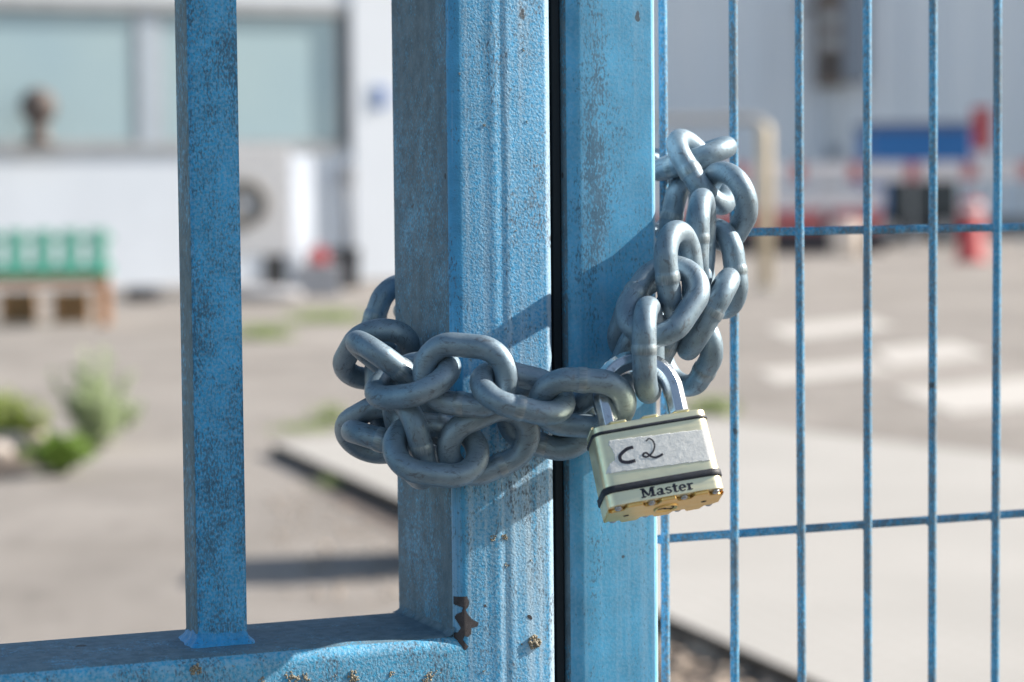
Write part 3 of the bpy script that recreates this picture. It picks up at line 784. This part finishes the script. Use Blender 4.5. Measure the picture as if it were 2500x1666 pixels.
# ---------------------------------------------------------------- left building
WHITE = simple('white_render', (.76, .82, .92), .8, scale=1.2, var=.04)
WHITE2 = simple('white_cladding', (.78, .83, .92), .7, scale=1, var=.03)
GREYM = simple('grey_metal', (.42, .44, .47), .5, scale=3)
DFR = simple('dark_frame', (.12, .13, .15), .6)
def glassmat():
    t = NT('frosted_window_glass'); c = t.mix(t.ramp(t.noise(.5, 2), .3, .7), (.40, .55, .63), (.46, .60, .65))
    return t.fin(c, .35, 0, None, .5)
GLASS = glassmat(); MUL = simple('mullion_shade_grey', (.50, .57, .66), .6)  # shade on the white mullions put into their blue-grey colour
TB = radians(24)
Pb = at(900, 500, 33.0); Pb.z = 0
bld = empty('building', (Pb.x, Pb.y, 0), TB, 'white building with wide pale windows behind the yard, left of the gate post', 'building')
bpy.context.view_layer.update()
def bl(px, py, yoff=0.0): return front_hit(bld, px, py, yoff)
xl = -14.0; xr = bl(900, 500).x
def zz(py, px=400): return bl(px, py).z
z_sill = zz(362, 400); z_top = zz(28, 400); z_bot = 0.0
xw1 = bl(848, 200).x
mb = MB(); mb.box(xl, xw1, 0, .25, 0, z_sill - .06); mb.build('wall', [WHITE], bld)
mb = MB(); mb.box(xl, xr + .3, .3, 6, 0, 7.5); mb.build('wall', [WHITE], bld)
mb = MB(); mb.box(xl, xw1 + .02, -.045, .26, z_sill - .055, z_sill + .06, 0, .01); mb.build('sill', [GREYM], bld)
mb = MB(); mb.box(xl, xw1 + .02, -.07, .2, z_top, z_top + .14, 0, .01); mb.build('lintel', [GREYM], bld)
mb = MB(); mb.box(xl, xr + .2, -.06, .28, z_top + .145, 7.5); mb.build('wall', [WHITE2], bld)
cur = xw1; k_ = 0
x_m = [(bl(335, 200).x, bl(392, 200).x)]
edges = [(bl(-600, 200).x, bl(-560, 200).x), x_m[0], (xw1 - .12, xw1)]
spans = [(edges[0][1], edges[1][0]), (edges[1][1], edges[2][0]), (xl, edges[0][0])]
for a, b in spans:
    f = MB()
    f.box(a, b, -.005, .10, z_sill + .065, z_sill + .11); f.box(a, b, -.005, .10, z_top - .05, z_top - .004)
    f.box(a, a + .05, -.007, .10, z_sill + .1105, z_top - .0505); f.box(b - .05, b, -.007, .10, z_sill + .1105, z_top - .0505)
    fo = f.build('window', [GREYM], bld)
    p = MB(); p.box(a + .0505, b - .0505, .005, .025, z_sill + .111, z_top - .051); p.build('pane', [GLASS], fo)
for a, b in edges[:2]:
    mb = MB(); mb.box(a + .001, b - .001, -.02, .12, z_sill + .062, z_top - .004, 0, .01); mb.build('mullion', [MUL], bld)
mb = MB(); mb.box(edges[2][0] + .001, edges[2][1] - .001, -.02, .28, z_sill + .062, z_top - .004, 0, .01); mb.build('frame', [DFR], bld)
# white pier with blue sign
xc0, xc1 = bl(856, 400).x, bl(1010, 400).x
mb = MB(); mb.box(xc0, xc1 + .6, -.10, .298, 0, 7.4, 0, .02); mb.build('pier', [WHITE2], bld)
SBLUE = simple('sign_blue', (.06, .16, .55), .5); SPALE = simple('sign_pale', (.55, .64, .80), .5)
p3 = front_hit(bld, 926, 237, -.11)
mb = MB(); mb.box(p3.x - .15, p3.x + .15, -.115, -.101, p3.z - .16, p3.z + .16); sg = mb.build('sign_panel', [SPALE], bld)
mb = MB()
P3 = []
for cy, ry in ((.06, .062), (-.062, .066)):
    for i in range(11):
        a = radians(150 - 240 * i / 10) if cy > 0 else radians(90 - 240 * i / 10)
        P3.append((p3.x + .065 * cos(a), -.122, p3.z + cy + ry * sin(a)))
mb.tube(P3, .02, 8); mb.build('numeral', [SBLUE], sg)
# downpipe at the pier
pp = front_hit(bld, 848, 500, -.2)
mb = MB(); mb.tube([(pp.x, -.2, 0.05), (pp.x, -.2, zz(395, 848))], .045, 12); mb.box(pp.x - .08, pp.x + .08, -.28, -.12, zz(450, 848) , zz(410, 848), 0, .01)
mb.build('downpipe', [simple('pipe_grey', (.25, .26, .29), .5)], bld)
def place(px, py, Yoff=0):
    return gnd(px, py)
# round-headed ornament on the sill
o_ = front_hit(bld, 95, 325, -.35); wz = bld.matrix_basis @ Vector((o_.x, -.35, z_sill + .062))
orn = empty('ornament', wz, 0, 'dark round-headed ornament standing on the window sill at the far left', 'ornament')
BRN = simple('brown_patina', (.13, .105, .10), .7)
mb = MB(); mb.tube([(0,0,0),(0,0,.03),(0,0,.06),(0,0,.25),(0,0,.3)], [.17,.17,.13,.11,.12], 20); mb.build('stand', [BRN], orn)
mb = MB(); mb.ball((0,0,.46), .235, 3, sq=(1,1,1.02)); mb.build('head', [BRN], orn)
mb = MB(); mb.box(-.2, .2, -.2, .2, -.04, -.001); mb.build('base', [BRN], orn)
# wall cabinet / cooler unit with its round fan
q = gnd(655, 722); Yc = q.y
ac = empty('cooling_unit', (q.x, Yc, 0), radians(24), 'white boxed cooling unit with a round fan, right of the square bar', 'cooling unit')
bpy.context.view_layer.update()
def hl(root, px, py, y=0.0): return front_hit(root, px, py, y)
a_, b_ = hl(ac, 520, 500), hl(ac, 712, 500); zt, zb = hl(ac, 640, 357).z, hl(ac, 640, 625).z
mb = MB(); mb.box(a_.x, b_.x, 0, .75, zb, zt, 0, .015); mb.build('body', [simple('unit_white', (.55, .56, .60), .6)], ac)
mb = MB(); mb.box(b_.x + .002, b_.x + .03, .02, .73, zb + .03, zt - .03, 0, .005); mb.build('lit_side_panel', [WHITE2], ac)  # sunlit right side of the box painted in as brighter white
fc = hl(ac, 598, 497)
mb = MB(); mb.tube([(fc.x + .235*cos(t), -.02, fc.z + .235*sin(t)) for t in [2*pi*i/32 for i in range(32)]], .05, 8, closed=True); fr = mb.build('fan_ring', [simple('fan_brown', (.10, .085, .07), .6)], ac)
mb = MB()
for rr in (.06, .12, .18): mb.tube([(fc.x + rr*cos(t), -.012, fc.z + rr*sin(t)) for t in [2*pi*i/28 for i in range(28)]], .006, 6, closed=True)
mb.build('grille', [GREYM], fr)
for x in (a_.x + .05, b_.x - .15):
    mb = MB(); mb.box(x, x + .1, .1, .65, 0, zb - .001); mb.build('foot', [DK], ac)
# tall white locker right of the cooling unit
q = gnd(745, 712); lk = empty('locker', (q.x, q.y, 0), radians(24), 'narrow bright white cabinet between the cooling unit and the white pier', 'cabinet')
zt2 = CAMZ + (466 - 375) / FPX * q.y
mb = MB(); mb.box(-.12, .12, 0, .5, .06, zt2, 0, .01); mb.build('body', [WHITE2], lk)
mb = MB(); mb.box(-.105, .105, -.02, -.001, .12, zt2 - .06, 0, .004); mb.build('door', [WHITE2], lk)
mb = MB(); mb.box(-.125, .125, -.01, .51, 0, .0595); mb.build('plinth', [DK], lk)
# bin, red container, pile
q = gnd(842, 705); bn = empty('litter_bin', (q.x, q.y, 0), .3, 'black bin standing in front of the white pier', 'bin')
hb = (705 - 605) / FPX * q.y; wb = 62 / FPX * q.y / 2
mb = MB(); mb.add([(x*s, y*s, z) for s, z in ((wb*.85, 0), (wb, hb*.86)) for x, y in ((-1,-1),(1,-1),(1,1),(-1,1))], [(3,2,1,0),(0,1,5,4),(1,2,6,5),(2,3,7,6),(3,0,4,7),(4,5,6,7)])
mb.build('body', [simple('black_plastic', (.02, .022, .03), .5)], bn)
mb = MB(); mb.box(-wb*1.06, wb*1.06, -wb*1.06, wb*1.06, hb*.865, hb, 0, .02); mb.build('lid', [simple('black_plastic_lid', (.025, .028, .035), .45)], bn)
q = gnd(778, 722); rc = empty('jerrycan', (q.x, q.y, .37), .5, 'small red canister on top of a pale box beside the black bin', 'canister')
RED = simple('red_plastic', (.42, .05, .06), .6)
mb = MB(); mb.box(-.11, .11, -.08, .08, 0, .17, 0, .03); mb.build('body', [RED], rc)
mb = MB(); mb.tube([(-.06,0,.165),(-.05,0,.205),(.05,0,.205),(.06,0,.165)], .014, 8); mb.build('handle', [RED], rc)
bx_ = empty('storage_box', (q.x, q.y, 0), .1, 'pale grey box on the ground with a red canister on top', 'box')
PBX = simple('pale_box', (.46, .46, .50), .8)
mb = MB(); mb.box(-.26, .26, -.2, .2, 0, .32, 0, .01); mb.build('body', [PBX], bx_); mb = MB(); mb.box(-.27, .27, -.21, .21, .321, .369, 0, .008); mb.build('lid', [PBX], bx_)
for i, (px, py, w1, h1, lab_) in enumerate(((650, 735, .42, .16, 'low pale sack on the ground under the cooling unit'),)):
    q = gnd(px, py); mb = MB(); mb.ball((0, 0, h1*.45), w1, 3, 0, .03, random.Random(i), (1, .6, h1/w1*.6))
    o = mb.build('sack', [simple('sack_cloth', (.42, .42, .45), .9)]); o.location = (q.x, q.y, 0); tag(o, lab_, 'sack')
q = gnd(352, 735); ty = empty('tyre_stack', (q.x, q.y, 0), 0, 'dark blue-black tyre on the ground just left of the square bar', 'tyre')
ty.name = 'tyre'
mb = MB(); mb.tube([(.15*cos(t), .15*sin(t), .08) for t in [2*pi*i/28 for i in range(28)]], .075, 12, closed=True); mb.build('tread', [simple('tyre_rubber', (.02, .025, .04), .7)], ty)
mb = MB(); mb.tube([(0,0,.03),(0,0,.12)], .075, 20); mb.build('rim', [simple('rim_blue', (.05, .08, .16), .5)], ty)

# ---------------------------------------------------------------- mint slatted bench
q = gnd(268, 797); bn_ = empty('bench', (q.x, q.y, 0), radians(6), 'garden bench with mint green slatted back and orange wooden legs', 'bench')
MINT = simple('mint_paint', (.30, .62, .50), .6); MINTD = simple('green_paint', (.04, .38, .27), .6); ORG = simple('orange_wood', (.55, .27, .13), .7)
sca = q.y / FPX
hs = (797 - 665) * sca; ht = (797 - 560) * sca; W_ = 1.75
for x in (-.065, -W_ + .02):
    for y in (0, .42):
        mb = MB(); mb.box(x - .045, x + .045, y, y + .08, 0, hs - .03, 0, .005); mb.build('leg', [ORG], bn_)
mb = MB(); mb.box(-W_, 0, -.03, .50, hs - .029, hs + .012, 0, .006); mb.build('seat', [MINTD], bn_)
mb = MB(); mb.box(-W_, -.02, .0, .03, hs - .12, hs - .03, 0, .004); mb.build('apron', [ORG], bn_)
Mt = Matrix.Translation((0, .40, hs + .013)) @ Matrix.Rotation(radians(-14), 4, 'X')
nS = 7; sw = W_ / nS
mb = MB(); mb.box(-W_, .005, .045, .07, .02, .07, 0, .004, Mt); mb.box(-W_, .005, .045, .07, ht - hs - .10, ht - hs - .05, 0, .004, Mt); mb.build('back_rail', [MINTD], bn_)
for i in range(nS):
    mb = MB(); x = -i * sw; mb.box(x - sw + .035, x - .035, .0, .04, 0, ht - hs, 0, .01, Mt); mb.build('slat', [MINT], bn_)
CR_ = simple('brown_crate_wood', (.30, .19, .11), .85)
for i, (px, lab_) in enumerate(((40, 'dark brown crate under the bench, at the left edge of the photo'), (170, 'dark brown crate under the bench, next to the orange leg'))):
    q2 = gnd(px, 790); c0 = empty('crate', (q2.x, q2.y + .08, 0), radians(6), lab_, 'crate', 'crates under the bench')
    s_ = .17
    for j in range(3):
        mb = MB(); mb.box(-s_, s_, -.012, 0, .01 + j*.1, .085 + j*.1, 0, .003); mb.build('board', [CR_], c0)
    mb = MB(); mb.box(-s_, s_, .001, .26, 0, .012); mb.box(-s_, -s_ + .014, .001, .26, .0125, .29); mb.box(s_ - .014, s_, .001, .26, .0125, .29); mb.box(-s_+.0145, s_-.0145, .246, .26, .0125, .29); mb.build('box', [CR_], c0)

# ---------------------------------------------------------------- right: warehouse, wall unit, barriers
Yw = 60.0
wh = empty('warehouse', (0, Yw, 0), radians(-2), 'large pale blue-grey corrugated warehouse wall filling the background on the right', 'warehouse')
t = NT('corrugated_sheet'); c_ = t.mix(t.ramp(t.noise(.25, 3), .3, .7), (.78, .84, .93), (.84, .88, .95)); CORR = t.fin(c_, .55, .0)
mb = MB(); x = -6.0; pr = []
while x < 46:
    for dx, dy in ((0, 0), (.55, 0), (.62, -.07), (.88, -.07)): pr.append((x + dx, dy))
    x += .95
vs = [(a, b, z) for z in (0, 14) for a, b in pr]; n = len(pr)
mb.add(vs, [(i, i+1, n+i+1, n+i) for i in range(n-1)]); mb.build('wall', [CORR], wh)
mb = MB(); mb.box(-6, 46, .02, 12, 0, 13.98); mb.build('core', [CORR], wh)
mb = MB(); mb.box(-6.1, 46.1, -.12, .3, 0, .45); mb.build('plinth', [simple('plinth_concrete', (.25, .24, .25), .9)], wh)
# wall unit with duct
c0 = at(2052, 100, Yw - .7); px1 = Yw / FPX
wu = empty('wall_unit', (c0.x, c0.y, c0.z), 0, 'brown and grey machine unit mounted high on the warehouse wall', 'wall unit')
BRM = simple('brown_machine', (.17, .14, .13), .7); GRM = simple('grey_machine', (.27, .31, .38), .6)
mb = MB(); mb.box(-.58, .0, -.35, .55, -1.12, 1.6, 0, .04); mb.build('housing', [BRM], wu)
mb = MB(); mb.box(.003, .62, -.30, .55, -1.0, 1.6, 0, .04); mb.build('cabinet', [GRM], wu)
for z in (-.75, -.2, .35): mb = MB(); mb.box(-.5, -.08, -.38, -.352, z, z + .3, 0, .01); mb.build('louvre', [DK if z == -.75 else GREYM], wu)
mb = MB(); mb.tube([(-.6, -.1, .75), (-1.0, -.15, .8), (-1.05, -.15, .7)], .06, 8); mb.build('arm', [BRM], wu)
mb = MB(); mb.box(-.35, .05, -.1, .2, -3.9, -1.13, 0, .02); mb.build('duct', [simple('duct_pale', (.60, .64, .70), .5)], wu)
mb = MB(); mb.box(-.35, .0, -.16, -.101, -2.9, -2.55, 0, .02); mb.build('valve_box', [GRM], wu)
# yellow hoop
q = gnd(1868, 708); hp = empty('hoop_barrier', (q.x, q.y, 0), radians(4), 'cream yellow tubular hoop barrier in front of the warehouse', 'barrier')
hh = (708 - 292) * q.y / FPX; wl = 340 * q.y / FPX
CRM = simple('cream_paint', (.66, .56, .42), .6)
mb = MB(); mb.tube([(0,0,.021),(0,0,hh-.12),(0,0,hh-.06)], [.085,.085,.05], 16); mb.build('sleeve', [CRM], hp)
P = [(0, 0, hh - .3), (0, 0, hh - .14)] + [(-.14 + .14*cos(a), 0, hh - .14 + .14*sin(a)) for a in [pi/2*i/8 for i in range(1, 9)]] + [(-wl + .14 - .14*sin(a), 0, hh - .14 + .14*cos(a)) for a in [pi/2*i/8 for i in range(0, 8)]] + [(-wl, 0, hh - .14), (-wl, 0, 0)]
mb = MB(); mb.tube(P, .045, 16); mb.build('hoop', [simple('hoop_shade_grey', (.40, .38, .37), .6)], hp)  # shade on the cream tube painted in as grey
for x in (0, -wl): mb = MB(); mb.tube([(x,0,0),(x,0,.02)], .14, 16); mb.build('base_plate', [GREYM], hp)
# row of red and white barriers
BWH = simple('barrier_white', (.70, .68, .72), .6); BRD = simple('barrier_red', (.48, .14, .15), .6); BDK = simple('barrier_dark', (.05, .045, .055), .8)
Yr = 44.0; s = Yr / FPX
def barrier(px, label, full=True):
    q = at(px, 500, Yr); b = empty('traffic_barrier', (q.x, Yr, 0), R.uniform(-.04, .04), label, 'barrier', 'red and white barriers in a row across the yard')
    Wd = 1.02; z0 = CAMZ - (568-462)*s; z1 = CAMZ + (462-402)*s
    mb = MB()
    for i, (a_, b_) in enumerate(((0, .38), (.38, .62), (.62, 1))):
        mb.box(-Wd/2 + Wd*a_ + .0005, -Wd/2 + Wd*b_, -.03, .03, z1 - .34, z1, i % 2)
    mb.build('top_board', [BWH, BRD], b)
    if not full:
        mb = MB(); mb.box(-.02, .02, .032, .07, 0, z1 - .05); mb.build('upright', [GREYM], b); return b
    if full: mb = MB(); mb.box(-Wd/2, Wd/2, -.025, .025, z1 - .82, z1 - .50); mb.build('middle_board', [BWH], b)
    for x in (-1, 1):
        mb = MB(); mb.box(x*Wd/2 - .04 - x*.06, x*Wd/2 + .04 - x*.06, .032, .09, .1, z1 + .04); mb.build('upright', [GREYM], b)
    if not full: return b
    mb = MB(); mb.box(-Wd/2*.84, Wd/2*.84, -.16, .16, .42, .80, 0, .05); mb.build('ballast', [BRD], b)
    mb = MB(); mb.box(-Wd/2, Wd/2, -.22, .22, 0, .41, 0, .04); mb.build('foot', [BDK], b)
    return b
R = random.Random(4)
for i, (px, lb) in enumerate(((1670, 'leftmost red and white barrier, close beside the chain'), (1810, 'red and white barrier crossed by the cream hoop post'), (1949, 'red and white barrier just right of the cream hoop'), (2088, 'red and white barrier with the cream drum in front of it'),
        (2227, 'red and white board in front of the left half of the blue truck'), (2366, 'red and white board in front of the right end of the blue truck'), (2505, 'red and white board cut off by the right edge of the photo'))):
    barrier(px, lb, px < 2200)
# blue truck behind
Yt = 48.5; s = Yt / FPX; qt = at(2250, 500, Yt)
tr = empty('truck', (qt.x, Yt, 0), 0, 'small truck with a bright blue box body behind the barriers', 'truck')
CB = simple('truck_blue', (.02, .16, .46), .5, var=.05); CD = simple('truck_dark', (.045, .06, .07), .6); CT = simple('truck_roof', (.10, .13, .24), .6)
zb = lambda py: CAMZ + (459 - py) * s
x0, x1 = (2128-2250)*s, (2372-2250)*s
mb = MB(); mb.box(x0, x1, 0, 2.2, zb(400), zb(322), 0, .03); mb.build('box_body', [CB], tr)
mb = MB(); mb.box(x0 - .03, x1 + .03, -.03, 2.23, zb(321), zb(303), 0, .03); mb.build('roof', [CT], tr)
mb = MB(); mb.box(x0, x0 + .34, .02, 2.1, zb(560), zb(401)); mb.build('cab', [CB], tr)
mb = MB(); mb.box(x0 + .345, x1 - .25, .05, 2.1, zb(560), zb(402), 0, .05); mb.build('chassis', [CD], tr)
for x in (x0 + .35, x1 - .55):
    mb = MB(); mb.tube([(x, -.02, .34), (x, .24, .34)], .34, 24); w1 = mb.build('wheel', [simple('tyre_black', (.02, .02, .025), .8)], tr)
    mb = MB(); mb.tube([(x, -.04, .34), (x, -.021, .34)], .18, 20); mb.build('rim', [GREYM], w1)
q = at(2395, 300, Yt - 1); rs = empty('road_sign', (q.x, Yt - 1, 0), 0, 'tall red sign on a post at the right end of the blue truck', 'sign')
mb = MB(); mb.tube([(0,0,0),(0,0,2.6)], .04, 10); mb.build('post', [GREYM], rs)
mb = MB(); mb.box(-.18, .18, -.06, -.041, zb(375), zb(272), 0, .006); mb.build('panel', [RED], rs)
q = gnd(2370, 640); cn = empty('bollard', (q.x, q.y, 0), 0, 'red bollard with pale top band in front of the barriers on the right', 'bollard')
mb = MB(); mb.tube([(0,0,0),(0,0,.05),(0,0,.06),(0,0,.95),(0,0,1.0)], [.27,.27,.22,.18,.1], 20); mb.build('body', [RED], cn)
mb = MB(); mb.tube([(0,0,.78),(0,0,.9)], [.197,.19], 20); mb.build('band', [BWH], cn)
q = gnd(2066, 625); ct = empty('water_tank', (q.x, q.y, 0), 0, 'round cream drum standing on the ground in front of the barriers', 'drum')
mb = MB(); mb.tube([(0,0,0),(0,0,.02),(0,0,.52),(0,0,.58)], [.25,.27,.27,.22], 24); mb.build('body', [simple('cream_plastic', (.66, .58, .52), .6)], ct)
mb = MB(); mb.tube([(0,0,.58),(0,0,.63)], .16, 20); mb.build('lid', [BWH], ct)
